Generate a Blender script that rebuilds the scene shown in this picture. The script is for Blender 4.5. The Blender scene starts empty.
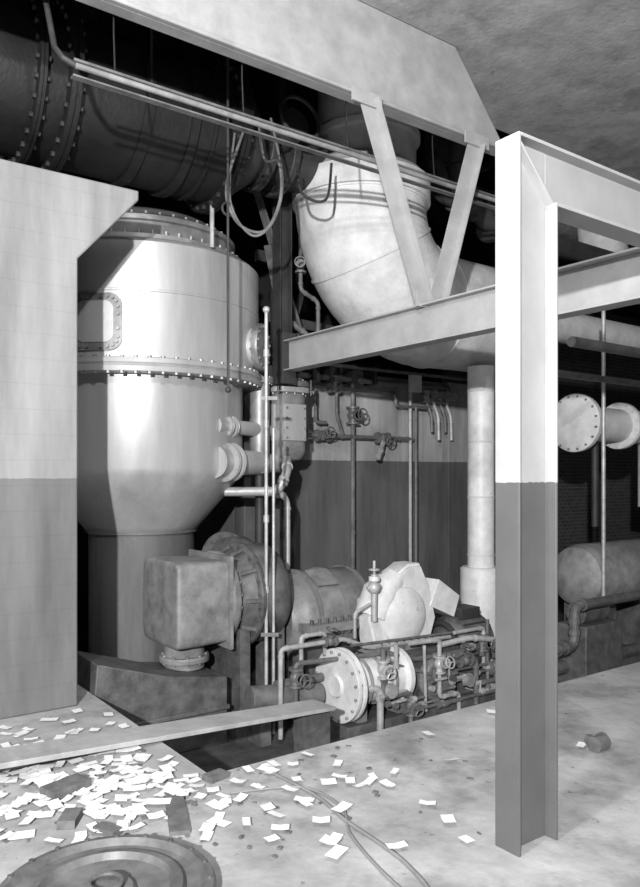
import bpy, bmesh, math, random
from mathutils import Vector, Matrix, Quaternion
random.seed(7)
V3=Vector
CA,SA=0.8080,0.5890
# world: +X = along the blower shaft line, +Y = toward the rear wall, origin = corner of machinery pit
def st(x,d,z):
    """survey coordinates (right, forward, up) from the tripod point -> world"""
    rx,ry=x+0.587,d-4.0
    return V3((rx*CA+ry*SA, -rx*SA+ry*CA, z))

# ---------------------------------------------------------------- materials
def mat(name,g,rough=0.7,metal=0.0,var=0.25,scale=6.0,g2=None,split=None,bump=0.15,detail=8,streak=False,spots=0.0,spotlo=.62,lines=0.0,stain=0.0):
    m=bpy.data.materials.new(name); m.use_nodes=True
    nt=m.node_tree; N=nt.nodes; L=nt.links
    b=N['Principled BSDF']; b.inputs['Roughness'].default_value=rough; b.inputs['Metallic'].default_value=metal
    geo=N.new('ShaderNodeNewGeometry')
    mp=N.new('ShaderNodeMapping'); L.new(geo.outputs['Position'],mp.inputs['Vector'])
    if streak: mp.inputs['Scale'].default_value=(1,1,0.15)
    no=N.new('ShaderNodeTexNoise'); no.inputs['Scale'].default_value=scale; no.inputs['Detail'].default_value=detail
    no.inputs['Roughness'].default_value=0.65
    L.new(mp.outputs[0],no.inputs['Vector'])
    mr=N.new('ShaderNodeMapRange'); mr.inputs['From Min'].default_value=0.3; mr.inputs['From Max'].default_value=0.7
    mr.inputs['To Min'].default_value=1-var; mr.inputs['To Max'].default_value=1+var
    L.new(no.outputs['Fac'],mr.inputs['Value'])
    last=None
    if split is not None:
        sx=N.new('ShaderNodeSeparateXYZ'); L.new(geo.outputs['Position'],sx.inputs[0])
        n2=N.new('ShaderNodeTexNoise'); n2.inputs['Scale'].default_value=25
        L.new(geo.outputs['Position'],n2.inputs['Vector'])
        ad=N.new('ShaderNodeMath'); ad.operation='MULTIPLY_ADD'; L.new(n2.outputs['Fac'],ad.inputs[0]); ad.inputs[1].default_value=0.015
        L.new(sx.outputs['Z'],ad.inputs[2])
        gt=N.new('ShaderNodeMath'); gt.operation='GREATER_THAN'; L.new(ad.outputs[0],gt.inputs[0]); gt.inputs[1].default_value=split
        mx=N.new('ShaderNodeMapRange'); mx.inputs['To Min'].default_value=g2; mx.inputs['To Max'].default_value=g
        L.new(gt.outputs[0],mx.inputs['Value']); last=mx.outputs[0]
    mu=N.new('ShaderNodeMath'); mu.operation='MULTIPLY'; L.new(mr.outputs[0],mu.inputs[0])
    if last: L.new(last,mu.inputs[1])
    else: mu.inputs[1].default_value=g
    out=mu.outputs[0]
    if spots>0:
        n3=N.new('ShaderNodeTexNoise'); n3.inputs['Scale'].default_value=9; n3.inputs['Detail'].default_value=12; n3.inputs['Roughness'].default_value=0.75
        L.new(geo.outputs['Position'],n3.inputs['Vector'])
        r3=N.new('ShaderNodeMapRange'); r3.inputs['From Min'].default_value=spotlo; r3.inputs['From Max'].default_value=spotlo+.04
        L.new(n3.outputs['Fac'],r3.inputs['Value'])
        mm=N.new('ShaderNodeMix'); mm.data_type='FLOAT'
        L.new(r3.outputs[0],mm.inputs[0]); L.new(out,mm.inputs[2]); mm.inputs[3].default_value=spots; out=mm.outputs[0]
    if stain>0:   # broad dirt stains
        n5=N.new('ShaderNodeTexNoise'); n5.inputs['Scale'].default_value=1.3; n5.inputs['Detail'].default_value=14; n5.inputs['Roughness'].default_value=0.7
        L.new(mp.outputs[0],n5.inputs['Vector'])
        r5=N.new('ShaderNodeMapRange'); r5.inputs['From Min'].default_value=.50; r5.inputs['From Max'].default_value=.62
        r5.inputs['To Min'].default_value=1; r5.inputs['To Max'].default_value=1-stain
        L.new(n5.outputs['Fac'],r5.inputs['Value'])
        m5=N.new('ShaderNodeMath'); m5.operation='MULTIPLY'; L.new(out,m5.inputs[0]); L.new(r5.outputs[0],m5.inputs[1]); out=m5.outputs[0]
    if lines>0:
        s4=N.new('ShaderNodeSeparateXYZ'); L.new(geo.outputs['Position'],s4.inputs[0])
        w4=N.new('ShaderNodeMath'); w4.operation='PINGPONG'; L.new(s4.outputs['Z'],w4.inputs[0]); w4.inputs[1].default_value=.085
        r4=N.new('ShaderNodeMapRange'); r4.inputs['From Max'].default_value=.004; r4.inputs['To Min'].default_value=1-lines; r4.inputs['To Max'].default_value=1
        L.new(w4.outputs[0],r4.inputs['Value'])
        m4=N.new('ShaderNodeMath'); m4.operation='MULTIPLY'; L.new(out,m4.inputs[0]); L.new(r4.outputs[0],m4.inputs[1]); out=m4.outputs[0]
    cc=N.new('ShaderNodeCombineColor')
    for i in range(3): L.new(out,cc.inputs[i])
    L.new(cc.outputs[0],b.inputs['Base Color'])
    if bump>0:
        bp=N.new('ShaderNodeBump'); bp.inputs['Strength'].default_value=bump; bp.inputs['Distance'].default_value=0.02
        nb=N.new('ShaderNodeTexNoise'); nb.inputs['Scale'].default_value=scale*6; nb.inputs['Detail'].default_value=6
        L.new(geo.outputs['Position'],nb.inputs['Vector'])
        L.new(nb.outputs['Fac'],bp.inputs['Height']); L.new(bp.outputs[0],b.inputs['Normal'])
    return m

def brickmat(name):
    m=bpy.data.materials.new(name); m.use_nodes=True
    nt=m.node_tree; N=nt.nodes; L=nt.links; b=N['Principled BSDF']; b.inputs['Roughness'].default_value=0.9
    geo=N.new('ShaderNodeNewGeometry'); sx=N.new('ShaderNodeSeparateXYZ'); L.new(geo.outputs['Position'],sx.inputs[0])
    ad=N.new('ShaderNodeMath'); L.new(sx.outputs['X'],ad.inputs[0]); L.new(sx.outputs['Y'],ad.inputs[1])
    cb=N.new('ShaderNodeCombineXYZ'); L.new(ad.outputs[0],cb.inputs['X']); L.new(sx.outputs['Z'],cb.inputs['Y'])
    br=N.new('ShaderNodeTexBrick'); br.inputs['Scale'].default_value=4.0
    br.inputs['Color1'].default_value=(.06,.06,.06,1); br.inputs['Color2'].default_value=(.035,.035,.035,1); br.inputs['Mortar'].default_value=(.11,.11,.11,1)
    L.new(cb.outputs[0],br.inputs['Vector']); L.new(br.outputs['Color'],b.inputs['Base Color'])
    return m

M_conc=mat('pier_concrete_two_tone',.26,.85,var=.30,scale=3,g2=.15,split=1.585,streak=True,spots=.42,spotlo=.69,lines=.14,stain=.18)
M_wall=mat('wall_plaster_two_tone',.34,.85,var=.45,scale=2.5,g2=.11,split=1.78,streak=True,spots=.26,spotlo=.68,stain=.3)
M_steel2=mat('painted_steel_two_tone',.37,.5,var=.10,scale=4,g2=.105,split=1.575,bump=.05,spots=.2,spotlo=.72)
M_beam=mat('painted_steel_light',.34,.5,var=.18,scale=4,bump=.05,spots=.2,spotlo=.69)
M_girder=mat('girder_paint',.34,.6,var=.2,scale=4,bump=.05,stain=.15)
M_floor=mat('floor_concrete',.38,.85,var=.42,scale=1.6,bump=.35,detail=14,spots=.13,spotlo=.61,stain=.35)
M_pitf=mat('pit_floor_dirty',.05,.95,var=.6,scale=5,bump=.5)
M_ceil=mat('ceiling_concrete',.40,.9,var=.28,scale=4,bump=.2,spots=.22,spotlo=.62,stain=.3)
M_dwall=mat('dark_wall',.018,.95,var=.3,scale=3)
M_brick=brickmat('dark_brick')
M_silver=mat('aluminium_paint',.46,.40,.3,var=.20,scale=3,bump=.05,spots=.3,spotlo=.70,stain=.16,streak=True)
M_silverd=mat('aluminium_paint_worn',.25,.45,.3,var=.4,scale=5,bump=.08,stain=.3)
M_skirt=mat('skirt_grey_paint',.13,.6,var=.35,scale=4,streak=True,stain=.3)
M_canvas=mat('lagging_canvas_white',.60,.75,var=.18,scale=5,bump=.2,spots=.30,spotlo=.67,stain=.18)
M_white=mat('white_paint',.66,.45,var=.18,scale=7,bump=.08,spots=.25,spotlo=.64)
M_dark=mat('dark_iron',.015,.5,.2,var=.4,scale=5)
M_main=mat('main_dark_paint_shaded',.011,.55,.1,var=.5,scale=5)  # dark paint, taken near black so the colour carries the shade up there
M_dark2=mat('dark_grey_steel',.035,.6,var=.35,scale=5)
M_grey=mat('machine_grey',.22,.5,var=.38,scale=7,bump=.1,spots=.09,spotlo=.63,stain=.25)
M_turb=mat('turbine_grey',.18,.45,var=.38,scale=7,bump=.1,spots=.07,spotlo=.64)
M_greyd=mat('machine_grey_dirty',.10,.6,var=.5,scale=9,bump=.15,stain=.3)
M_lpipe=mat('light_pipe',.42,.45,.2,var=.3,scale=9,bump=.05,spots=.12,spotlo=.65)
M_mpipe=mat('mid_pipe',.15,.5,.2,var=.4,scale=9,bump=.05)
M_wood=mat('wood_plank',.40,.8,var=.25,scale=5,bump=.1,stain=.2)
M_paper=mat('paper',.80,.8,var=.05,scale=9,bump=0)
M_cable=mat('cable_grey',.22,.7,var=.2)
M_deb=mat('debris',.13,.9,var=.4,scale=12)

# ---------------------------------------------------------------- builder
def frame(axis):
    a=V3(axis).normalized()
    ref=V3((0,0,1)) if abs(a.z)<0.95 else V3((1,0,0))
    x=ref.cross(a).normalized(); y=a.cross(x).normalized()
    return x,y,a
class B:
    def __init__(s,name): s.name=name; s.bm=bmesh.new(); s.mats=[]
    def mi(s,m):
        if m not in s.mats: s.mats.append(m)
        return s.mats.index(m)
    def add(s,vs,fs,m):
        k=s.mi(m); bv=[s.bm.verts.new(v) for v in vs]
        for f in fs:
            try:
                ff=s.bm.faces.new([bv[i] for i in f]); ff.material_index=k; ff.smooth=True
            except ValueError: pass
    def box(s,x0,x1,y0,y1,z0,z1,m):
        vs=[V3((x,y,z)) for z in(z0,z1) for y in(y0,y1) for x in(x0,x1)]
        s.add(vs,[(0,2,3,1),(4,5,7,6),(0,1,5,4),(2,6,7,3),(0,4,6,2),(1,3,7,5)],m)
    def obox(s,c,sx,sy,sz,m,rot=None):
        rot=rot or Matrix.Identity(3)
        vs=[V3(c)+rot@V3((x*sx/2,y*sy/2,z*sz/2)) for z in(-1,1) for y in(-1,1) for x in(-1,1)]
        s.add(vs,[(0,2,3,1),(4,5,7,6),(0,1,5,4),(2,6,7,3),(0,4,6,2),(1,3,7,5)],m)
    def bar(s,p0,p1,w,h,m,side=None):
        p0=V3(p0);p1=V3(p1);a=(p1-p0).normalized()
        sd=V3(side).normalized() if side else frame(a)[0]
        sd=(sd-a*sd.dot(a)).normalized(); up=a.cross(sd)
        vs=[]
        for p in(p0,p1):
            for i,j in((-1,-1),(1,-1),(1,1),(-1,1)): vs.append(p+sd*i*w/2+up*j*h/2)
        s.add(vs,[(3,2,1,0),(4,5,6,7),(0,1,5,4),(1,2,6,5),(2,3,7,6),(3,0,4,7)],m)
    def prism(s,poly,off,m):
        n=len(poly);p=[V3(q) for q in poly];o=V3(off)
        vs=p+[q+o for q in p]
        fs=[tuple(range(n))[::-1],tuple(range(n,2*n))]+[(i,(i+1)%n,n+(i+1)%n,n+i) for i in range(n)]
        s.add(vs,fs,m)
    def lathe(s,o,axis,prof,m,n=48,cap=True):
        x,y,a=frame(axis);o=V3(o);vs=[];fs=[]
        for h,r in prof:
            for i in range(n):
                t=2*math.pi*i/n; vs.append(o+a*h+(x*math.cos(t)+y*math.sin(t))*r)
        for k in range(len(prof)-1):
            for i in range(n):
                j=(i+1)%n; fs.append((k*n+i,k*n+j,(k+1)*n+j,(k+1)*n+i))
        if cap:
            fs.append(tuple(range(n))[::-1]); b=(len(prof)-1)*n; fs.append(tuple(range(b,b+n)))
        s.add(vs,fs,m)
    def cyl(s,p0,p1,r,m,r2=None,n=20):
        p0=V3(p0);p1=V3(p1); s.lathe(p0,p1-p0,[(0,r),((p1-p0).length,r if r2 is None else r2)],m,n)
    def bolts(s,c,axis,R,n,m,r=.014,h=.02,ph=0):
        x,y,a=frame(axis);c=V3(c)
        for i in range(n):
            t=2*math.pi*(i+.5)/n+ph; q=c+(x*math.cos(t)+y*math.sin(t))*R
            s.lathe(q-a*h,a,[(0,r),(2*h,r)],m,6)
    def flange(s,c,axis,R,th,nb,m,br=.014,bm=None):
        a=V3(axis).normalized();c=V3(c)
        s.lathe(c-a*th/2,a,[(0,R*.985),(.006,R),(th/2-.004,R),(th/2-.003,R*.985),(th/2+.003,R*.985),(th/2+.004,R),(th-.006,R),(th,R*.985)],m,48)
        s.bolts(c,a,R-2.0*br,nb,bm or m,br,th/2+br*1.1)
    def torus(s,c,axis,R,r,m,n=28,k=8):
        x,y,a=frame(axis);c=V3(c);vs=[];fs=[]
        for i in range(n):
            t=2*math.pi*i/n; d=x*math.cos(t)+y*math.sin(t)
            for j in range(k):
                u=2*math.pi*j/k; vs.append(c+d*(R+r*math.cos(u))+a*r*math.sin(u))
        for i in range(n):
            for j in range(k): fs.append((i*k+j,((i+1)%n)*k+j,((i+1)%n)*k+(j+1)%k,i*k+(j+1)%k))
        s.add(vs,fs,m)
    def sweep(s,pts,rad,m,n=12,cap=True,sq=None):
        pts=[V3(p) for p in pts]
        if not isinstance(rad,(list,tuple)): rad=[rad]*len(pts)
        tg=[]
        for i in range(len(pts)):
            a=pts[max(0,i-1)];b=pts[min(len(pts)-1,i+1)]; tg.append((b-a).normalized())
        x,y,_=frame(tg[0]);vs=[];fs=[]
        for i,p in enumerate(pts):
            if i>0:
                q=tg[i-1].rotation_difference(tg[i]); x=q@x; y=q@y
            for k in range(n):
                t=2*math.pi*k/n; c,sn=math.cos(t),math.sin(t)
                if sq: 
                    c=math.copysign(abs(c)**sq,c); sn=math.copysign(abs(sn)**sq,sn)
                vs.append(p+(x*c+y*sn)*rad[i])
        for i in range(len(pts)-1):
            for k in range(n):
                j=(k+1)%n; fs.append((i*n+k,i*n+j,(i+1)*n+j,(i+1)*n+k))
        if cap:
            fs.append(tuple(range(n))[::-1]); b=(len(pts)-1)*n; fs.append(tuple(range(b,b+n)))
        s.add(vs,fs,m)
    def pipe(s,pts,r,m,bend=None,n=10,coup=True):
        pts=[V3(p) for p in pts]; bend=bend or r*2.2; out=[pts[0]]
        for i in range(1,len(pts)-1):
            p=pts[i];a=(pts[i-1]-p);b=(pts[i+1]-p)
            l=min(bend,a.length*.45,b.length*.45); A=p+a.normalized()*l;C=p+b.normalized()*l
            for k in range(6):
                t=k/5; out.append(A*(1-t)**2+p*2*t*(1-t)+C*t*t)
            if coup:
                s.cyl(A+a.normalized()*r*.2,A+a.normalized()*r*1.2,r*1.25,m,n=n)
                s.cyl(C+b.normalized()*r*.2,C+b.normalized()*r*1.2,r*1.25,m,n=n)
        out.append(pts[-1]); s.sweep(out,r,m,n)
    def sphere(s,c,r,m,sz=1.0,n=20):
        prof=[]
        for i in range(n//2+1):
            t=-math.pi/2+math.pi*i/(n//2); prof.append((math.sin(t)*r*sz,max(.0005,math.cos(t)*r)))
        s.lathe(c,(0,0,1),prof,m,n)
    def valve(s,c,axis,r,m,stem=(0,0,1),wm=None):
        c=V3(c);a=V3(axis).normalized();sd=V3(stem).normalized()
        s.sphere(c,r*1.7,m)
        for k in(-1,1):
            s.cyl(c+a*k*r*2.0,c+a*k*r*2.6,r*2.0,m,n=16); s.cyl(c,c+a*k*r*2.2,r*1.3,m,n=12)
        s.cyl(c,c+sd*r*2.6,r*1.1,m,n=12); s.cyl(c+sd*r*2.2,c+sd*r*2.6,r*1.6,m,n=12)
        s.cyl(c,c+sd*r*5,r*.3,m,n=8)
        w=c+sd*r*4.7; s.torus(w,sd,r*1.7,r*.25,wm or m,20,6)
        x,y,_=frame(sd)
        for t in range(3):
            d=x*math.cos(t*2.09)+y*math.sin(t*2.09); s.cyl(w,w+d*r*1.7,r*.2,wm or m,n=6)
    def done(s,bevel=0,ang=35):
        bmesh.ops.recalc_face_normals(s.bm,faces=s.bm.faces[:])
        me=bpy.data.meshes.new(s.name); s.bm.to_mesh(me); s.bm.free()
        for m in s.mats: me.materials.append(m)
        me.set_sharp_from_angle(angle=math.radians(ang))
        xs=[v.co.x for v in me.vertices];ys=[v.co.y for v in me.vertices];zs=[v.co.z for v in me.vertices]
        o=V3(((min(xs)+max(xs))/2,(min(ys)+max(ys))/2,min(zs)))
        me.transform(Matrix.Translation(-o))
        ob=bpy.data.objects.new(s.name,me); ob.location=o; bpy.context.collection.objects.link(ob)
        if bevel:
            md=ob.modifiers.new('bevel','BEVEL'); md.width=bevel; md.segments=2; md.limit_method='ANGLE'
        return ob
X=V3((1,0,0));Y=V3((0,1,0));Z=V3((0,0,1))

# ---------------------------------------------------------------- room shell
b=B('floor'); b.box(-6,12,-9,0,-.8,0,M_floor); b.box(-6,0,0,5.5,-.8,0,M_floor)
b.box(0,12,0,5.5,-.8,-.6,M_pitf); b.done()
b=B('ceiling'); b.box(-6,12,-9,.72,5.1,5.3,M_ceil); b.done()
b=B('ceiling_bay'); b.box(2.62,12,.72,1.5,5.1,5.3,M_ceil); b.done()
b=B('roof_deck'); b.box(-6,12,.72,5.5,6.6,6.8,M_dwall); b.done()
b=B('wall_back'); b.box(-6,12,5.5,5.7,-.8,6.8,M_dwall); b.done()
b=B('wall_right'); b.box(12,12.2,-9,5.7,-.8,6.8,M_brick); b.done()
b=B('wall_left'); b.box(-6.2,-6,-9,5.7,-.8,6.8,M_dwall); b.done()
b=B('wall_rear_brick'); b.box(6.3,12,4.5,4.7,-.6,4.6,M_brick); b.done()
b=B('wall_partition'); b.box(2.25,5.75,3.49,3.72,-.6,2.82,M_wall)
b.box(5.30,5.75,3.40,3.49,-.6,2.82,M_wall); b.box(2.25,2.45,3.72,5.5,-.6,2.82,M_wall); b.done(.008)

# concrete pier with haunch
b=B('concrete_pier')
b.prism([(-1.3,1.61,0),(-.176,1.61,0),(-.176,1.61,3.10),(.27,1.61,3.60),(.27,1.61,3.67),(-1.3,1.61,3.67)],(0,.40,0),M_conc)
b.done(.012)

# roof girder
b=B('roof_girder')
b.prism([(-6,.72,4.38),(3.27,.72,4.38),(2.62,.72,5.1),(-6,.72,5.1)],(0,.10,0),M_girder)
b.box(-6,3.3,.68,.72,4.38,4.41,M_girder)
b.done(.006)

# portal frame of I section on the right
b=B('steel_portal_frame')
x0,x1,y0,y1=.638,.90,-1.535,-1.405
t=.014
b.box(x0,x0+t,y0,y1,0,3.04,M_steel2); b.box(x1-t,x1,y0,y1,0,2.78,M_steel2)
b.box(x0+t,x1-t,(y0+y1)/2-.006,(y0+y1)/2+.006,0,3.03,M_steel2)
b.box(x0+t,6,y0,y1,3.04-t,3.04,M_steel2); b.box(x1-t,6,y0,y1,2.78,2.78+t,M_steel2)
b.box(x1-t,6,(y0+y1)/2-.006,(y0+y1)/2+.006,2.78+t,3.04-t,M_steel2)
b.bar((x0+.01,(y0+y1)/2,3.03),(x1,(y0+y1)/2,2.785),.10,.012,M_steel2,side=(0,1,0))
b.box(5.74,6,y0,y1,0,2.78,M_steel2)
b.done(.003)

# cross beam along Y with V hanger
b=B('steel_cross_beam')
bx=2.22
b.box(bx-.07,bx+.07,-1.39,2.56,2.905,2.92,M_beam); b.box(bx-.07,bx+.07,-1.39,2.56,2.62,2.635,M_beam)
b.box(bx-.006,bx+.006,-1.39,2.56,2.635,2.905,M_beam)
b.box(bx-.08,bx+.08,2.56,2.60,2.5,3.0,M_dark2)
b.done(.003)
b=B('v_hanger_brace')
g0=V3((bx,.66,2.92))
for dx in(-.60,.57):
    p1=V3((bx+dx,.66,4.37)); s0=g0+V3((.10 if dx>0 else -.03,0,0))
    a=(p1-s0).normalized(); pr=Y.cross(a)
    b.bar(s0,p1-a*.03,.012,.13,M_beam,side=(0,1,0))
    b.bar(s0+pr*.062-Y*.035,p1+pr*.062-Y*.035-a*.03,.07,.010,M_beam,side=(0,1,0))
    b.box(p1.x-.14,p1.x+.14,.635,.650,4.30,4.40,M_beam)
b.obox(g0+V3((0.02,-.02,.04)),.26,.016,.12,M_beam)
b.done()
b=B('steel_stanchion')
for sx in(-.07,.06): b.box(bx+sx,bx+sx+.012,2.62,2.76,2.5,6.6,M_dark2)
b.box(bx-.06,bx+.06,2.684,2.696,2.5,6.6,M_dark2); b.done()

# ---------------------------------------------------------------- vessel
vc=V3((1.018,3.34,0))
b=B('condenser_vessel')
R1,R2=1.13,.975
prof=[(-.6,.58),(-.58,.58),(-.56,.50),(1.05,.50),(1.055,.53),(1.09,.53)]
b.lathe(vc,Z,prof,M_skirt,64)
prof=[(1.065,.50),(1.08,.53),(1.12,.56),(1.40,.80),(1.50,.88),(1.60,R2-.03),(1.66,R2),(2.47,R2)]
b.lathe(vc,Z,prof,M_silver,96)
b.lathe(vc,Z,[(2.46,R2),(2.46,R1+.03),(2.50,R1+.04),(2.515,R1+.02),(2.53,R1+.04),(2.57,R1+.03),(2.58,R1)],M_silver,96)
b.bolts(vc+V3((0,0,2.515)),Z,R1+.005,64,M_silverd,.018,.075)
b.lathe(vc,Z,[(2.57,R1),(3.12,R1),(3.125,R1+.006),(3.14,R1+.006),(3.145,R1),(3.54,R1),(3.57,R1-.03),(3.60,R1-.10),(3.60,.98)],M_silver,96)
b.lathe(vc,Z,[(3.58,.99),(3.60,1.0),(3.645,1.0),(3.65,.97),(3.66,.90),(3.72,.88),(3.80,.87)],M_silverd,96)
b.bolts(vc+V3((0,0,3.64)),Z,.945,52,M_silverd,.016,.05)
b.lathe(vc,Z,[(3.79,.87),(3.80,.90),(3.84,.90),(3.86,.86),(3.90,.80),(3.94,.74),(3.965,.70),(3.965,.05)],M_silverd,96)
b.bolts(vc+V3((0,0,3.84)),Z,.84,44,M_silverd,.015,.045)
def onshell(phi,z,r):
    c=(-1.733,7.3); return st(c[0]+r*math.sin(phi),c[1]-r*math.cos(phi),z)
def rrect(w,h,rad,n=6):
    o=[]
    for cx,cy,a0 in((w-rad,h-rad,0),(-w+rad,h-rad,90),(-w+rad,-h+rad,180),(w-rad,-h+rad,270)):
        for k in range(n+1):
            a=math.radians(a0+90*k/n); o.append((cx+rad*math.cos(a),cy+rad*math.sin(a)))
    return o
def plate(ph,zc,w,h,rad,r0,r1,m):
    o=rrect(w,h,rad); n=len(o)
    vs=[onshell(ph+x/R1,zc+y,r0) for x,y in o]+[onshell(ph+x/R1,zc+y,r1) for x,y in o]+[onshell(ph+x*.6/R1,zc+y*.6,r1) for x,y in o]+[onshell(ph,zc,r1)]
    fs=[(i,(i+1)%n,n+(i+1)%n,n+i) for i in range(n)]+[(n+i,n+(i+1)%n,2*n+(i+1)%n,2*n+i) for i in range(n)]+[(2*n+i,2*n+(i+1)%n,3*n) for i in range(n)]
    b.add(vs,fs,m)
PH=-.10
plate(PH,2.86,.22,.235,.10,R1-.01,R1+.03,M_silverd); plate(PH,2.86,.155,.17,.07,R1+.03,R1+.04,M_silver)
for x,y in rrect(.19,.205,.08,3)+[(.19,-.06),(.19,.06),(-.19,-.06),(-.19,.06),(-.06,.205),(.06,.205),(-.06,-.205),(.06,-.205)]:
    p=onshell(PH+x/R1,2.86+y,R1+.02); q=onshell(PH+x/R1,2.86+y,R1+.055); b.cyl(p,q,.014,M_silverd,n=6)
p=onshell(1.36,2.80,R1-.05);q=onshell(1.36,2.80,R1+.07); b.cyl(p,q,.18,M_silver,n=32)
b.flange(q,q-p,.22,.06,14,M_silverd,.013)
b.done()

# separator housing beside the vessel
b=B('drain_separator')
tc=st(-.375,7.8,0)
sep=lambda zs,rs,m: b.sweep([tc+V3((0,0,z)) for z in zs],rs,m,48,sq=.55)
sep([1.74,1.76,1.82,1.86,2.42,2.44],[.10,.15,.185,.19,.19,.18],M_silverd)
sep([2.44,2.445,2.495,2.50],[.22,.23,.23,.22],M_silver); sep([2.505,2.51,2.555,2.56],[.22,.23,.23,.22],M_silverd)
sep([2.56,2.60,2.62],[.18,.16,.10],M_silverd)
for i in range(5):
    for sx,sy in((-1,i/2-1),(1,i/2-1),(i/2-1,-1),(i/2-1,1)): q=tc+V3((sx*.20,sy*.20,2.5)); b.cyl(q-Z*.08,q+Z*.08,.012,M_silverd,n=6)
b.box(tc.x-.13,tc.x+.13,tc.y-.215,tc.y-.18,1.95,2.32,M_silver)
for i in(-1,1):
    for k in range(4): b.cyl((tc.x+i*.11,tc.y-.235,1.98+k*.10),(tc.x+i*.11,tc.y-.2,1.98+k*.10),.011,M_silverd,n=6)
b.box(tc.x-.215,tc.x-.18,tc.y-.12,tc.y+.12,1.95,2.32,M_silver)
t2=st(-.60,7.45,0)
b.lathe(t2,Z,[(1.60,.06),(1.62,.10),(2.50,.10),(2.51,.14),(2.56,.14),(2.57,.09),(2.62,.03)],M_silverd,36)
b.bolts(t2+V3((0,0,2.535)),Z,.12,8,M_silverd,.01,.04)
for z in(2.05,1.72):
    p=onshell(1.0,z,R2-.06); e=t2+V3((0,0,z)); R=.07 if z>2 else .12
    d=(e-p).normalized(); b.cyl(p,p+d*.25,R*1.25,M_silver,n=24,r2=R); b.cyl(p+d*.2,e,R,M_silver,n=24)
    b.flange(p+d*.16,d,R*1.55,.04,8,M_silver,.01); b.flange(p+d*.24,d,R*1.55,.04,8,M_silver,.01)
    b.cyl(e,tc+V3((0,0,z)),R*.8,M_silver,n=24)
b.pipe([st(-.92,7.2,1.44),st(-.40,7.3,1.44),st(-.32,7.35,1.64),st(-.34,7.7,1.78)],.045,M_silver,bend=.09,n=16)
b.pipe([st(-.40,7.32,1.44),st(-.32,7.4,1.35),st(-.32,7.4,-.58)],.028,M_lpipe,n=12)
b.cyl(tc+V3((0,0,-.6)),tc+V3((0,0,1.75)),.045,M_dark2); b.cyl(t2+V3((0,0,-.6)),t2+V3((0,0,1.6)),.045,M_dark2)
b.pipe([tc+V3((0,0,2.6)),tc+V3((0,0,2.8))],.03,M_mpipe)
b.done()

# ---------------------------------------------------------------- overhead dark main
b=B('overhead_intake_main')
py,pz=2.36,4.58
A=V3((0,py,pz))
b.cyl(A+X*-.13,A+X*1.29,.55,M_main,n=64)
b.lathe(A+X*-.16,-X,[(0,.55),(.5,.55)],M_main,64)
b.flange(A+X*-.13,X,.64,.09,28,M_main,.02,M_dark2); b.flange(A+X*-.36,X,.62,.06,28,M_main,.02,M_dark2)
b.flange(A+X*1.27,X,.64,.09,28,M_main,.02,M_dark2)
b.lathe(A+X*.80,X,[(0,.55),(0,.585),(.07,.585),(.07,.55)],M_dark,64)
b.lathe(A+X*1.0,X,[(0,.55),(0,.575),(.03,.575),(.03,.55)],M_dark,64)
b.lathe(A+X*1.31,X,[(0,.50),(.12,.48),(.35,.30),(.42,.26),(1.05,.26)],M_dark2,48)
b.flange(A+X*1.72,X,.36,.07,16,M_dark2,.015); b.flange(A+X*1.95,X,.36,.07,16,M_dark2,.015)
b.cyl(A+X*1.83,A+X*1.83+V3((0,-.5,.12)),.13,M_dark2)
b.torus(A+X*1.83+V3((0,-.55,.13)),V3((0,-1,.2)),.2,.018,M_dark2)
for xx in(.45,):
    b.cyl((xx,py-.56,pz),(xx,py-.56,6.6),.012,M_dark2,n=8); b.cyl((xx,py+.56,pz),(xx,py+.56,6.6),.012,M_dark2,n=8)
    b.lathe(A+X*(xx-.04),X,[(0,.55),(0,.57),(.08,.57),(.08,.55)],M_dark,64)
b.done()

# ---------------------------------------------------------------- white elbow duct
b=B('insulated_elbow_duct')
dx,dy=2.92,2.31
b.cyl((dx+.08,dy,4.55),(dx+.08,dy,6.6),.50,M_canvas,n=64)
b.lathe((dx,dy,0),Z,[(4.30,.64),(4.31,.70),(4.52,.70),(4.53,.67),(4.60,.62),(4.66,.55),(4.67,.50)],M_canvas,64)
b.lathe((dx+.08,dy,0),Z,[(4.95,.50),(4.96,.54),(5.02,.54),(5.03,.50)],M_canvas,64)
pts=[];rad=[]
pts.append(V3((dx,dy,4.34)));rad.append(.66)
cz=4.30;RB=.92
for k in range(0,13):
    a=math.pi/2*k/12
    pts.append(V3((dx+RB-RB*math.cos(a),dy,cz-RB*math.sin(a)))); rad.append(.66-.05*k/12)
zz=cz-RB
for s_,r_,z_ in((.5,.60,0),(.9,.60,0),(1.3,.40,.06),(1.5,.22,.10),(1.9,.20,.10),(5.0,.20,.10)):
    pts.append(V3((dx+RB+s_,dy,zz+z_)));rad.append(r_)
b.sweep(pts,rad,M_canvas,64)
for k in(0,4,8,12):
    a=math.pi/2*k/12; c=V3((dx+RB-RB*math.cos(a),dy,cz-RB*math.sin(a))); ax=V3((math.sin(a),0,-math.cos(a)))
    b.lathe(c-ax*.012,ax,[(0,.66-.05*k/12),(0,.672-.05*k/12),(.024,.672-.05*k/12),(.024,.655-.05*k/12)],M_canvas,64,cap=False)
b.done(ang=50)

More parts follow.
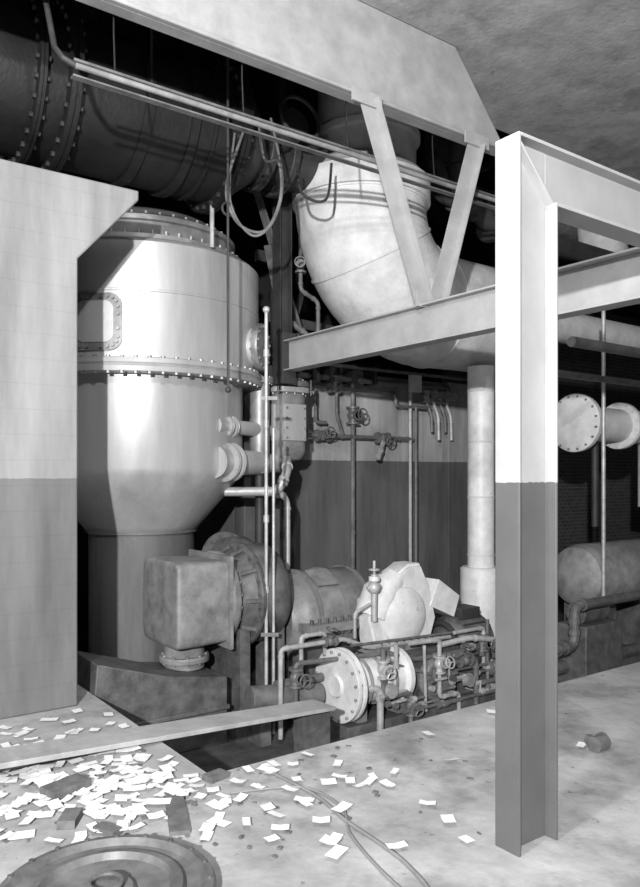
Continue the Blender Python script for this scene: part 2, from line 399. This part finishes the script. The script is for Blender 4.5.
# ---------------------------------------------------------------- conduit running along X
b=B('overhead_conduit')
c=st(.302,5.66,4.0)
b.cyl((c.x-2.15,c.y,4.0),(c.x+2.2,c.y,4.0),.018,M_grey,n=12); b.cyl((c.x-2.15,c.y+.02,4.045),(c.x+2.2,c.y+.02,4.045),.010,M_mpipe,n=8)
b.box(c.x-2.15,c.x+2.2,c.y+.03,c.y+.08,3.955,3.965,M_mpipe)
b.sweep([(c.x-2.15,c.y,4.0),(c.x-2.22,c.y+.0,4.02),(c.x-2.25,c.y+.06,4.1),(c.x-2.25,c.y+.3,4.6),(c.x-2.25,c.y+.3,6.6)],.018,M_dark2)
for k in range(4):
    xx=c.x-1.9+k*.9; b.sweep([(xx,c.y+.02,4.02),(xx,.86,4.3),(xx,.86,6.6)],.006,M_dark,6)
b.done()

# hanging ropes / hoses
b=B('hanging_hose')
def cat(pts,n=8):
    P=[V3(p) for p in pts]; P=[P[0]]+P+[P[-1]]; o=[]
    for i in range(1,len(P)-2):
        for k in range(n):
            t=k/n; a,c1,c2,d=P[i-1],P[i],P[i+1],P[i+2]
            o.append(.5*((2*c1)+(c2-a)*t+(2*a-5*c1+4*c2-d)*t*t+(3*c1-a-3*c2+d)*t**3))
    o.append(P[-2]); return o
b.sweep(cat([st(-.62,6.1,4.4),st(-.75,6.0,3.9),st(-.66,6.0,3.62),st(-.45,6.0,3.55),st(-.32,6.0,3.8),st(-.33,6.0,4.1),st(-.45,6.05,4.15),st(-.5,6.1,4.5)]),.012,M_mpipe,8)
b.sweep(cat([st(-.70,6.15,4.4),st(-.72,6.0,3.8),st(-.55,6.0,3.52),st(-.38,6.0,3.62),st(-.30,6.0,3.95),st(-.40,6.1,4.5)]),.010,M_mpipe,8)
b.sweep(cat([st(-.2,6.5,4.3),st(-.15,6.4,4.0),st(.05,6.4,3.95),st(.1,6.5,4.3)]),.012,M_dark2,8)
b.done()
b=B('hanging_rope')
b.sweep([st(-.735,5.98,6.6),st(-.735,5.98,4.2),st(-.733,5.98,2.3)],.011,M_dark2,8)
b.sphere(st(-.733,5.98,2.28),.025,M_dark2)
b.torus(st(-.735,5.98,3.72),Y,.05,.01,M_dark2); b.done()

# dark overhead structural steel
b=B('overhead_roof_steel')
for xx in(-1.0,1.3,3.9,5.6):
    b.box(xx-.1,xx+.1,1.1,5.4,5.6,5.62,M_dark2); b.box(xx-.01,xx+.01,1.1,5.4,5.62,6.0,M_dark2); b.box(xx-.1,xx+.1,1.1,5.4,6.0,6.02,M_dark2)
b.box(-5,8,3.9,4.1,5.2,5.24,M_dark2); b.box(-5,8,3.99,4.01,5.24,5.56,M_dark2)
b.box(-5,8,1.25,1.4,5.3,5.34,M_dark2); b.box(-5,8,1.32,1.34,5.34,5.58,M_dark2)
b.done()
b=B('lattice_bracing')
b.bar(st(-.68,7.6,4.6),st(-.15,8.0,2.9),.09,.03,M_mpipe); b.bar(st(-.52,7.5,3.9),st(-.35,7.9,3.0),.08,.03,M_greyd)
b.bar(st(.05,8.4,4.6),st(-.35,8.2,3.0),.07,.03,M_dark2); b.bar(st(-.6,8.3,3.35),st(.6,8.8,3.2),.05,.1,M_dark2)
b.bar(st(-.7,8.2,4.0),st(.3,8.8,4.0),.06,.12,M_dark2); b.bar(st(-.5,8.2,2.85),st(-.5,8.2,4.6),.06,.06,M_dark2)
b.pipe([st(-.35,7.7,4.2),st(-.35,7.7,3.2),st(-.12,7.8,3.05),st(-.12,7.8,2.7)],.03,M_mpipe)
b.pipe([st(-.2,7.7,4.3),st(-.2,7.7,3.5),st(-.02,7.8,3.4),st(-.02,7.8,2.75)],.022,M_mpipe)
b.valve(st(-.2,7.7,3.75),Z,.03,M_mpipe,stem=(-.6,-.8,0))
b.done()
b=B('upper_pipe_cluster')
b.pipe([(3.9,1.9,6.5),(3.9,1.9,4.6),(4.4,1.9,4.3),(7.5,1.9,4.3)],.11,M_dark2,bend=.2,n=20)
b.pipe([(4.3,2.6,6.5),(4.3,2.6,4.9),(7.5,2.6,4.9)],.16,M_greyd,bend=.25,n=24)
b.pipe([(3.7,3.2,6.5),(3.7,3.2,3.0)],.06,M_dark2); b.valve((4.6,1.9,4.3),X,.09,M_dark2,stem=(0,-.5,1))
b.pipe([(6.9,2.2,6.5),(6.9,2.2,4.3),(9,2.2,4.3)],.3,M_canvas,bend=.5,n=32,coup=False)
b.done()

# ---------------------------------------------------------------- piping on partition wall
b=B('wall_pipe_manifold')
wy=3.34
b.pipe([(2.75,wy,2.4),(2.75,wy,2.72),(5.25,wy,2.72)],.03,M_mpipe)
b.pipe([(2.6,wy-.06,2.86),(5.7,wy-.06,2.86)],.022,M_mpipe)
b.pipe([(2.9,wy-.02,2.60),(4.3,wy-.02,2.60),(4.3,wy-.02,2.45),(4.9,wy-.02,2.45)],.02,M_mpipe)
b.pipe([(2.9,wy,2.60),(2.9,wy,2.05),(3.55,wy,2.05),(4.45,wy,2.05),(4.6,wy,2.05)],.024,M_mpipe)
b.pipe([(3.64,wy,2.72),(3.64,wy,1.0),(3.64,wy,-.58)],.028,M_mpipe)
b.pipe([(4.56,wy,2.72),(4.56,wy,-.58)],.022,M_lpipe); b.pipe([(4.63,wy-.03,2.45),(4.63,wy-.03,-.58)],.02,M_mpipe)
b.valve((3.2,wy,2.05),X,.035,M_mpipe,stem=(0,-1,.2)); b.valve((4.1,wy,2.05),X,.035,M_mpipe,stem=(0,-1,-.3))
b.valve((3.64,wy,2.3),Z,.04,M_mpipe,stem=(0,-1,0)); b.valve((3.35,wy-.02,2.6),X,.03,M_mpipe,stem=(0,-.3,1))
b.pipe([(4.1,wy-.03,2.03),(3.95,wy-.12,1.85),(3.9,wy-.14,1.80)],.03,M_lpipe)
b.pipe([(3.1,wy,2.60),(3.1,wy,2.2),(3.25,wy,2.2)],.02,M_mpipe); b.pipe([(3.4,wy,2.72),(3.4,wy,2.3),(3.5,wy,2.05)],.02,M_mpipe)
b.box(4.5,4.66,wy-.10,wy-.03,2.63,2.84,M_canvas)
for xx,w in((3.05,.06),(3.30,.05),(3.64,.08),(3.95,.05)): b.box(xx-w/2,xx+w/2,wy-.05,wy+.15,2.68,2.90,M_dark2)
for i,xx in enumerate((4.85,4.97,5.09,5.2)):
    b.pipe([(xx,wy,2.72),(xx,wy,2.5),(xx+.03,wy-.05,2.35),(xx+.05,wy-.04,2.15-.1*(i%2))],.022,M_lpipe if i%2 else M_mpipe)
    b.valve((xx,wy,2.6),Z,.028,M_lpipe,stem=(0,-1,0))
b.done()

# thin vertical control rods
b=B('control_rod_pair')
b.cyl(st(-.455,6.35,-.6),st(-.455,6.35,2.98),.015,M_lpipe,n=12); b.cyl(st(-.395,6.38,-.6),st(-.395,6.38,2.0),.013,M_lpipe,n=12)
for z in(.6,1.2,2.0,2.6): b.cyl(st(-.455,6.35,z),st(-.455,6.35,z+.06),.024,M_lpipe,n=12)
b.sphere(st(-.455,6.35,3.0),.03,M_lpipe)
b.bar(st(-.50,6.35,2.25),st(-.36,6.35,2.25),.02,.03,M_mpipe); b.bar(st(-.50,6.35,.25),st(-.35,6.35,.25),.03,.03,M_mpipe)
b.done()
b=B('riser_pipe_small')
b.pipe([st(-.95,6.6,4.0),st(-.95,6.6,3.6)],.02,M_lpipe); b.done()

# tall white pipe
b=B('insulated_riser_pipe')
p=st(1.76,8.2,0)
b.cyl(p+Z*-.2,p+Z*2.78,.145,M_white,n=40)
b.lathe(p,Z,[(-.6,.26),(-.14,.26),(-.14,.225),(.58,.225),(.60,.20),(.60,.14)],M_white,40)
for z in(.72,1.35,1.95,2.5): b.lathe(p,Z,[(z,.145),(z,.15),(z+.02,.15),(z+.02,.145)],M_canvas,40,cap=False)
b.done()

# ---------------------------------------------------------------- blower on the shaft line
by,bz=2.25,.54
b=B('centrifugal_blower')
A=V3((0,by,bz))
pts=[V3((s_,by,bz+.0)) for s_ in(.715,.716,.722,.735,.76,.95,1.20)]
b.sweep(pts,[.31,.335,.345,.35,.353,.35,.34],M_grey,88,sq=.20)
b.flange(A+X*1.235,X,.40,.08,22,M_grey,.017)
b.box(1.17,1.20,by-.385,by+.385,bz-.385,bz+.385,M_grey)
b.lathe(A+X*1.27,X,[(0,.34),(.06,.33),(.10,.36),(.20,.41),(.24,.43),(.44,.44),(.50,.40),(.54,.30),(.56,.2)],M_greyd,56)
b.flange(A+X*1.46,X,.46,.05,24,M_greyd,.015)
b.lathe(A+X*1.66,X,[(0,.30),(0,.43),(.05,.43),(.05,.30)],M_greyd,48)
for i in range(10):
    a=math.radians(36*i); v=V3((0,math.cos(a),math.sin(a))); b.bar(A+X*1.32+v*.38,A+X*1.45+v*.44,.02,.03,M_greyd)
b.sweep([V3((1.60,by,bz+.2)),V3((1.60,by+.25,bz+.30)),V3((1.60,by+.5,bz+.28))],[.22,.2,.18],M_greyd,24)
b.flange(V3((1.60,by+.5,bz+.28)),Y,.24,.05,12,M_greyd)
b.cyl((.93,by-.02,-.02),(.93,by-.02,.24),.17,M_grey,n=32); b.flange((.93,by-.02,.06),Z,.21,.05,10,M_grey)
for dxx in(1.35,1.70): b.box(dxx-.04,dxx+.06,by-.3,by+.3,-.45,bz-.25,M_greyd)
b.box(1.2,1.84,by-.42,by+.42,-.6,-.45,M_greyd)
b.done(ang=50)

# duct box below the elbow
b=B('sloped_duct_box')
b.prism([(-.02,1.86,-.6),(.05,1.86,.20),(.62,1.86,.02),(1.14,1.86,-.06),(1.14,1.86,-.6)],(0,.60,0),M_greyd)
b.box(-.05,1.15,1.83,1.86,-.32,-.28,M_greyd)
b.done(.01)
b=B('cast_iron_pipe_length')
b.cyl((1.25,1.70,-.22),(1.9,1.62,-.28),.10,M_mpipe,n=24); b.box(1.3,1.4,1.6,1.8,-.6,-.3,M_greyd);b.box(1.7,1.8,1.55,1.75,-.6,-.36,M_greyd)
b.done()

# ---------------------------------------------------------------- turbine (behind)
b=B('steam_turbine')
T=V3((0,by,.27)); tx=1.86
b.lathe(T+X*tx,X,[(0,.12),(0,.28),(.05,.32),(.08,.36),(.16,.41),(.80,.43),(.88,.38),(.92,.28),(1.0,.26),(1.02,.15)],M_turb,48)
b.box(tx+.04,tx+1.0,by-.50,by+.50,.20,.28,M_turb)
for i in range(11):
    for sy in(-.46,.46): b.cyl((tx+.08+i*.085,by+sy,.17),(tx+.08+i*.085,by+sy,.325),.014,M_greyd,n=6)
for k in(.20,.50,.78): b.lathe(T+X*(tx+k),X,[(0,.39),(0,.445),(.03,.445),(.03,.39)],M_turb,48)
b.obox((tx+.37,by-.22,.655),.24,.24,.012,M_grey,Matrix.Rotation(math.radians(29),3,'X'))
b.box(tx+.1,tx+.25,by-.4,by+.4,-.45,.21,M_greyd); b.box(tx+.8,tx+.95,by-.4,by+.4,-.45,.21,M_greyd)
b.box(tx+.02,tx+1.1,by-.44,by+.48,-.6,-.45,M_greyd)
b.done()

# ---------------------------------------------------------------- gear / pump set in front
mx,my=2.01,1.50
def m3(s,v,z): return V3((mx+s,my+v,z))
b=B('engine_pump_set')
c=m3(-.05,-.04,-.18)
b.lathe(c,X,[(-.02,.05),(-.025,.09),(0,.10),(.0,.31),(.035,.31),(.035,.28),(.06,.28),(.06,.31),(.09,.31),(.09,.20),(.14,.19),(.62,.20),(.64,.24),(.69,.24),(.70,.2)],M_white,48)
b.bolts(c+X*.04,X,.28,16,M_grey,.013,.06)
for k in(.22,.36,.5): b.lathe(c+X*k,X,[(0,.19),(0,.215),(.02,.215),(.02,.19)],M_grey,40)
b.box(mx-.05,mx+1.95,my-.20,my+.30,-.6,-.50,M_greyd)
b.box(mx+.1,mx+.2,my-.15,my+.15,-.5,-.33,M_grey); b.box(mx+.55,mx+.66,my-.15,my+.15,-.5,-.33,M_grey)
def hood(y0,y1,sc=1.0):
    cx=mx+.80; cz=.32
    o=[(-.30,-.30),(-.38,-.02),(-.34,.14),(-.06,.36),(.10,.45),(.24,.45),(.34,.26),(.44,-.08),(.36,-.30)]
    b.prism([(cx+x*sc,my+y0,cz+z*sc) for x,z in o],(0,y1-y0,0),M_white)
hood(.10,.30); hood(.06,.10,.94)
b.lathe(m3(.80,.06,.30),-Y,[(0,.27),(.03,.26),(.05,.22),(.07,.12),(.075,.02)],M_white,40)
b.sweep([m3(.52,.18,.30),m3(.62,.18,.50),m3(.80,.18,.64)],[.16,.17,.12],M_white,24)
b.prism([m3(1.14,.05,.36),m3(1.46,.05,.22),m3(1.54,.05,.42),m3(1.26,.05,.60)],(0,.25,0),M_white)
b.box(mx+.45,mx+1.25,my+.0,my+.30,-.02,.06,M_grey)
for i in range(9): b.cyl(m3(.48+i*.09,-.01,.02),m3(.48+i*.09,-.01,.10),.012,M_greyd,n=6)
b.cyl(m3(.42,.02,.30),m3(.42,.02,.72),.03,M_lpipe,n=16); b.sphere(m3(.42,.02,.60),.06,M_lpipe); b.cyl(m3(.42,.02,.66),m3(.42,.02,.70),.05,M_white,n=16)
b.cyl(m3(.42,.02,.70),m3(.42,.02,.84),.014,M_lpipe,n=8); b.torus(m3(.42,.02,.76),Z,.045,.008,M_lpipe); b.cyl(m3(.34,.02,.60),m3(.50,.02,.60),.02,M_lpipe,n=8)
b.box(mx+.75,mx+1.30,my-.12,my+.30,-.5,.0,M_greyd)
b.lathe(m3(1.02,-.12,-.26),-Y,[(0,.2),(.03,.2),(.04,.17),(.06,.15),(.065,.02)],M_grey,32); b.bolts(m3(1.02,-.14,-.26),-Y,.18,10,M_grey,.01,.02)
b.done(.004)
b=B('electric_motor')
E=m3(1.40,.12,-.04)
b.lathe(E,X,[(-.02,.06),(0,.20),(.05,.25),(.08,.26),(.40,.26),(.44,.25),(.50,.18),(.52,.06)],M_greyd,40)
for i in range(14):
    a=math.radians(-20+i*17); b.bar(E+X*.08+V3((0,math.cos(a)*.265,math.sin(a)*.265)),E+X*.40+V3((0,math.cos(a)*.265,math.sin(a)*.265)),.012,.02,M_dark2,side=(0,math.sin(a),-math.cos(a)))
b.box(mx+1.45,mx+1.85,my-.05,my+.3,-.5,-.25,M_greyd); b.box(mx+1.5,mx+1.75,my-.02,my+.2,.2,.30,M_dark2)
b.torus(E+X*-.04,X,.2,.03,M_dark2); b.done()

# small-bore piping around the machines
b=B('machine_piping')
P=lambda pts,r=.02,m=M_mpipe: b.pipe(pts,r,m,n=10)
P([m3(-.55,.05,-.55),m3(-.55,.05,.18),m3(.1,.05,.18),m3(.35,.0,.08),m3(1.9,-.02,.04)],.020,M_lpipe)
P([m3(-.45,-.02,-.55),m3(-.45,-.02,.06),m3(.45,-.10,.04),m3(.75,-.16,-.05),m3(1.75,-.18,-.05),m3(1.85,-.18,-.5)],.020,M_mpipe)
P([m3(-.52,.18,-.15),m3(.0,.16,-.15)],.04,M_mpipe); P([m3(-.62,.25,-.28),m3(.0,.25,-.30)],.05,M_greyd)
P([m3(-.3,.12,-.55),m3(-.3,.12,.24),m3(-.05,.12,.24),m3(-.05,.12,.05)],.018,M_lpipe)
P([m3(.05,-.18,-.2),m3(.25,-.26,-.2),m3(.25,-.26,-.55)],.03,M_lpipe)
P([m3(.30,-.24,.12),m3(.30,-.24,-.3),m3(.62,-.24,-.3),m3(.62,-.24,-.56)],.022,M_mpipe)
P([m3(.62,-.22,.12),m3(.95,-.26,.12),m3(.95,-.26,-.40),m3(1.2,-.26,-.40),m3(1.2,-.26,-.56)],.020,M_lpipe)
P([m3(1.05,-.24,-.12),m3(1.45,-.24,-.12),m3(1.45,-.24,-.55)],.028,M_mpipe)
P([m3(1.2,-.20,.14),m3(1.6,-.2,.14),m3(1.6,-.2,-.25),m3(1.9,-.2,-.25)],.018,M_lpipe)
P([m3(.2,.02,.18),m3(.2,.02,.40),m3(.38,.02,.46)],.014,M_lpipe)
P([m3(1.7,-.16,.2),m3(1.7,-.16,-.5)],.02,M_mpipe); P([m3(1.5,-.28,-.35),m3(1.95,-.28,-.35)],.025,M_mpipe)
P([m3(.1,-.05,.14),m3(1.3,-.12,.12)],.012,M_mpipe); P([m3(.35,-.2,.0),m3(.9,-.2,-.2),m3(1.6,-.24,-.2)],.014,M_mpipe)
P([m3(.5,-.27,-.45),m3(1.8,-.30,-.45)],.016,M_mpipe); P([m3(.8,-.22,.08),m3(.8,-.24,-.5)],.016,M_lpipe)
P([m3(1.0,-.2,.05),m3(1.3,-.3,.1),m3(1.75,-.32,.02),m3(1.9,-.3,.12)],.026,M_lpipe)
b.valve(m3(.30,-.24,-.05),Z,.030,M_lpipe,stem=(-.3,-1,0)); b.valve(m3(.95,-.26,-.1),Z,.03,M_lpipe,stem=(0,-1,.3))
b.valve(m3(1.3,-.24,-.12),X,.030,M_mpipe,stem=(0,-.4,1)); b.valve(m3(-.05,.05,.18),X,.024,M_mpipe,stem=(0,-.2,1))
b.valve(m3(-.45,-.02,-.05),Z,.03,M_mpipe,stem=(0,-1,0)); b.valve(m3(1.6,-.2,.0),Z,.03,M_mpipe,stem=(0,-1,0))
b.valve(m3(.62,-.24,-.42),Z,.03,M_mpipe,stem=(-.3,-1,0)); b.valve(m3(1.75,-.2,-.25),X,.03,M_mpipe,stem=(0,-.5,1))
b.cyl(m3(.36,-.30,-.24),m3(.36,-.24,-.24),.06,M_lpipe); b.cyl(m3(1.3,-.32,-.3),m3(1.3,-.26,-.3),.055,M_grey)
for i in range(46):
    s=random.uniform(.2,1.85);z=random.uniform(-.5,.0)
    q=m3(s,random.uniform(-.3,-.22),z); ax=random.choice([X,Z,X,Y]); l=random.uniform(.08,.25)
    b.cyl(q,q+ax*l*(1 if z+l<.15 else -1)*(1),random.choice([.010,.014,.02]),random.choice([M_lpipe,M_mpipe,M_grey,M_lpipe]),n=8)
    b.cyl(q-ax*.02,q+ax*.02,.028,M_lpipe if i%3==0 else M_mpipe,n=8)
b.done()

# ---------------------------------------------------------------- right background
b=B('flanged_header_pipe')
f=st(2.88,8.5,2.19)
b.lathe(f,X,[(-.02,.1),(-.02,.30),(0,.33),(.06,.33),(.06,.21),(.3,.2),(3.2,.2)],M_canvas,40); b.bolts(f+X*.02,X,.30,16,M_silverd,.014,.05)
b.flange(f+X*.9,X,.28,.08,14,M_canvas); b.cyl(f+X*1.6,V3((f.x+1.6,f.y,1.2)),.16,M_canvas,n=28); b.cyl(f+X*.4,V3((f.x+.4,f.y,1.0)),.04,M_dark2)
b.done()
b=B('receiver_tank')
f=st(2.9,8.5,.45)
b.lathe(f,X,[(-.10,.01),(-.09,.12),(-.06,.24),(0,.33),(.08,.36),(1.3,.36),(1.4,.2)],M_grey,40)
for k in(.2,1.0): b.box(f.x+k,f.x+k+.12,f.y-.3,f.y+.3,-.6,.25,M_greyd)
b.box(f.x-.1,f.x+1.4,f.y-.4,f.y+.4,-.6,-.45,M_greyd); b.done()
b=B('background_piping')
b.cyl(st(3.1,8.2,-.6),st(3.1,8.2,3.4),.022,M_lpipe,n=12)
q=st(2.3,7.6,3.25)
b.cyl((q.x-.3,q.y-.5,2.85),(q.x+3,q.y-.5,2.85),.05,M_grey,n=16)
b.cyl((q.x-.3,q.y-.2,2.60),(q.x+3,q.y-.2,2.60),.035,M_mpipe,n=16)
for k in (2.4,): b.cyl((q.x+k,q.y-.6,-.6),(q.x+k,q.y-.6,3.2),.035,M_dark2,n=12)
r=st(2.2,7.2,0); b.pipe([V3((r.x,r.y,-.55)),V3((r.x,r.y,-.1)),V3((r.x+.4,r.y,-.1)),V3((r.x+.4,r.y,.3)),V3((r.x+1.8,r.y,.3))],.05,M_greyd)
b.pipe([V3((r.x-.2,r.y+.3,-.4)),V3((r.x+2,r.y+.3,-.4))],.07,M_greyd)
b.done()
b=B('pump_pedestal'); r=st(2.75,7.9,0); b.box(r.x-.2,r.x+.45,r.y-.2,r.y+.15,-.6,.05,M_greyd); b.cyl((r.x-.1,r.y,.15),(r.x+.35,r.y,.15),.12,M_greyd,n=24); b.done(.01)

# ---------------------------------------------------------------- floor clutter
b=B('wooden_plank')
p0=st(-1.95,3.70,.14); p1=st(.03,5.55,-.10)
a=(p1-p0).normalized()
b.bar(p0,p1,.25,.03,M_wood,side=Z.cross(a)); b.done(.004)
b=B('plank_trestle')
e=p1-a*.12
b.box(e.x-.12,e.x+.12,e.y-.06,e.y+.06,-.6,e.z-.03,M_greyd); b.done()

b=B('scattered_papers')
def onfloor(w): return w.y<-.08 or w.x<-.08
k=0; placed=0
while placed<330 and k<9000:
    k+=1
    if placed<285: x=random.gauss(-1.20,.50); d=random.gauss(3.95,.48)
    elif placed<318: x=random.uniform(-1.0,.4); d=random.uniform(3.1,4.6)
    else: x=random.uniform(.2,2.6); d=random.uniform(3.0,5.2)
    if d<3.25 and x<-.2: continue
    if d<2.9 or x<-2.3: continue
    w=st(x,d,0)
    if not onfloor(w): continue
    if -1.4<w.x<-.1 and w.y>1.5: continue
    sz=random.choice([(.05,.08),(.045,.09),(.06,.08),(.035,.08),(.05,.06),(.06,.11)]); an=random.uniform(0,6.28)
    R=Matrix.Rotation(an,3,'Z')@Matrix.Rotation(random.gauss(0,.07),3,'X'); z0=.006+placed*.00005
    cv=random.uniform(0,.006); vs=[]
    for i in(-1,0,1):
        for j in(-1,1): vs.append(V3((w.x,w.y,z0))+R@V3((i*sz[1]/2.0,j*sz[0]/2.0,cv*abs(i))))
    b.add(vs,[(0,1,3,2),(2,3,5,4)],M_paper); placed+=1
for i in range(45):
    w=V3((random.uniform(.1,3.6),random.uniform(.6,1.2),-.59)); an=random.uniform(0,6.28); R=Matrix.Rotation(an,3,'Z')
    b.add([w+R@V3(q) for q in((-.06,-.035,0),(.06,-.035,0),(.06,.035,.01),(-.06,.035,.0))],[(0,1,2,3)],M_paper)
b.done()

b=B('round_manhole_lid')
c=st(-.80,2.80,0)
b.lathe(c,Z,[(0,.40),(.05,.41),(.065,.40),(.07,.37),(.045,.35),(.04,.30),(.065,.285),(.07,.25),(.045,.235),(.035,.12),(.06,.10),(.065,.07),(.05,.02)],M_mpipe,72)
b.bolts(c+Z*.06,Z,.385,20,M_greyd,.012,.015)
b.torus(c+V3((.0,.0,.08)),Z,.06,.01,M_greyd); b.done()

b=B('floor_debris')
def chunk(x,d,sx,sy,sz,an,m,z=0):
    w=st(x,d,z+sz/2); b.obox(w,sx,sy,sz,m,Matrix.Rotation(an,3,'Z'))
chunk(-1.28,3.78,.22,.12,.05,.3,M_deb); chunk(-1.15,3.45,.14,.08,.04,1.0,M_deb); chunk(-.68,3.55,.46,.09,.02,1.2,M_deb)
chunk(-.55,3.95,.12,.08,.03,.2,M_deb); chunk(-.95,3.35,.12,.06,.03,2,M_deb)
for i in range(110):
    x=random.gauss(-.8,.7); d=random.uniform(3.1,4.6); w=st(x,d,0)
    if onfloor(w): chunk(x,d,random.uniform(.01,.035),random.uniform(.01,.03),random.uniform(.004,.012),random.uniform(0,3),M_deb)
b.done(.001)
b=B('broken_boards')
for s,v,l,an,tz in((.55,.35,.7,.6,.0),(.75,.45,.5,.9,.05),(.9,.25,.6,.3,.0)):
    b.obox((s+.0,v+.35,-.53+tz),l,.12,.03,M_wood,Matrix.Rotation(an,3,'Z')@Matrix.Rotation(.12,3,'Y'))
b.done()

b=B('floor_cable')
b.sweep(cat([st(-.25,4.0,.01),st(-.02,3.72,.01),st(.12,3.45,.01),st(.25,3.25,.01),st(.36,3.05,.01),st(.42,2.8,.01),st(.3,2.5,.01)]),.008,M_cable,8)
b.sweep(cat([st(-.45,3.75,.01),st(-.1,3.82,.01),st(.1,3.60,.01),st(.14,3.3,.01),st(.3,2.9,.01),st(.5,2.6,.01)]),.006,M_cable,8); b.done()
b=B('pipe_fitting')
c=st(1.62,4.35,.045); b.cyl(c-X*.05,c+X*.05,.045,M_mpipe); b.sphere(c+V3((.07,.03,0)),.04,M_mpipe); b.cyl(c+V3((0,0,0)),c+V3((0,.08,0)),.03,M_mpipe); b.done()

# ---------------------------------------------------------------- lights
def area(name,loc,tgt,power,size):
    l=bpy.data.lights.new(name,'AREA'); l.energy=power; l.size=size; l.shape='DISK'
    o=bpy.data.objects.new(name,l); o.location=loc; bpy.context.collection.objects.link(o)
    o.rotation_euler=(V3(tgt)-V3(loc)).to_track_quat('-Z','Y').to_euler(); return o
area('flash_key',st(-.9,-3.0,2.9),st(0,7,1.6),1100,.15)
area('flash_second',st(-.3,2.0,4.2),st(.3,7,1.0),85,.12)
w=bpy.data.worlds.new('world'); bpy.context.scene.world=w; w.use_nodes=True
w.node_tree.nodes['Background'].inputs[0].default_value=(.5,.5,.5,1); w.node_tree.nodes['Background'].inputs[1].default_value=.015
bpy.context.scene.view_settings.view_transform='Standard'

# ---------------------------------------------------------------- camera
cam=bpy.data.cameras.new('camera'); co=bpy.data.objects.new('camera',cam); bpy.context.collection.objects.link(co)
co.location=st(0,0,1.6); co.rotation_euler=(math.radians(90),0,-math.atan2(SA,CA))
cam.sensor_fit='VERTICAL'; cam.sensor_height=36; cam.lens=750/887*36
cam.shift_y=31.5/887
bpy.context.scene.camera=co
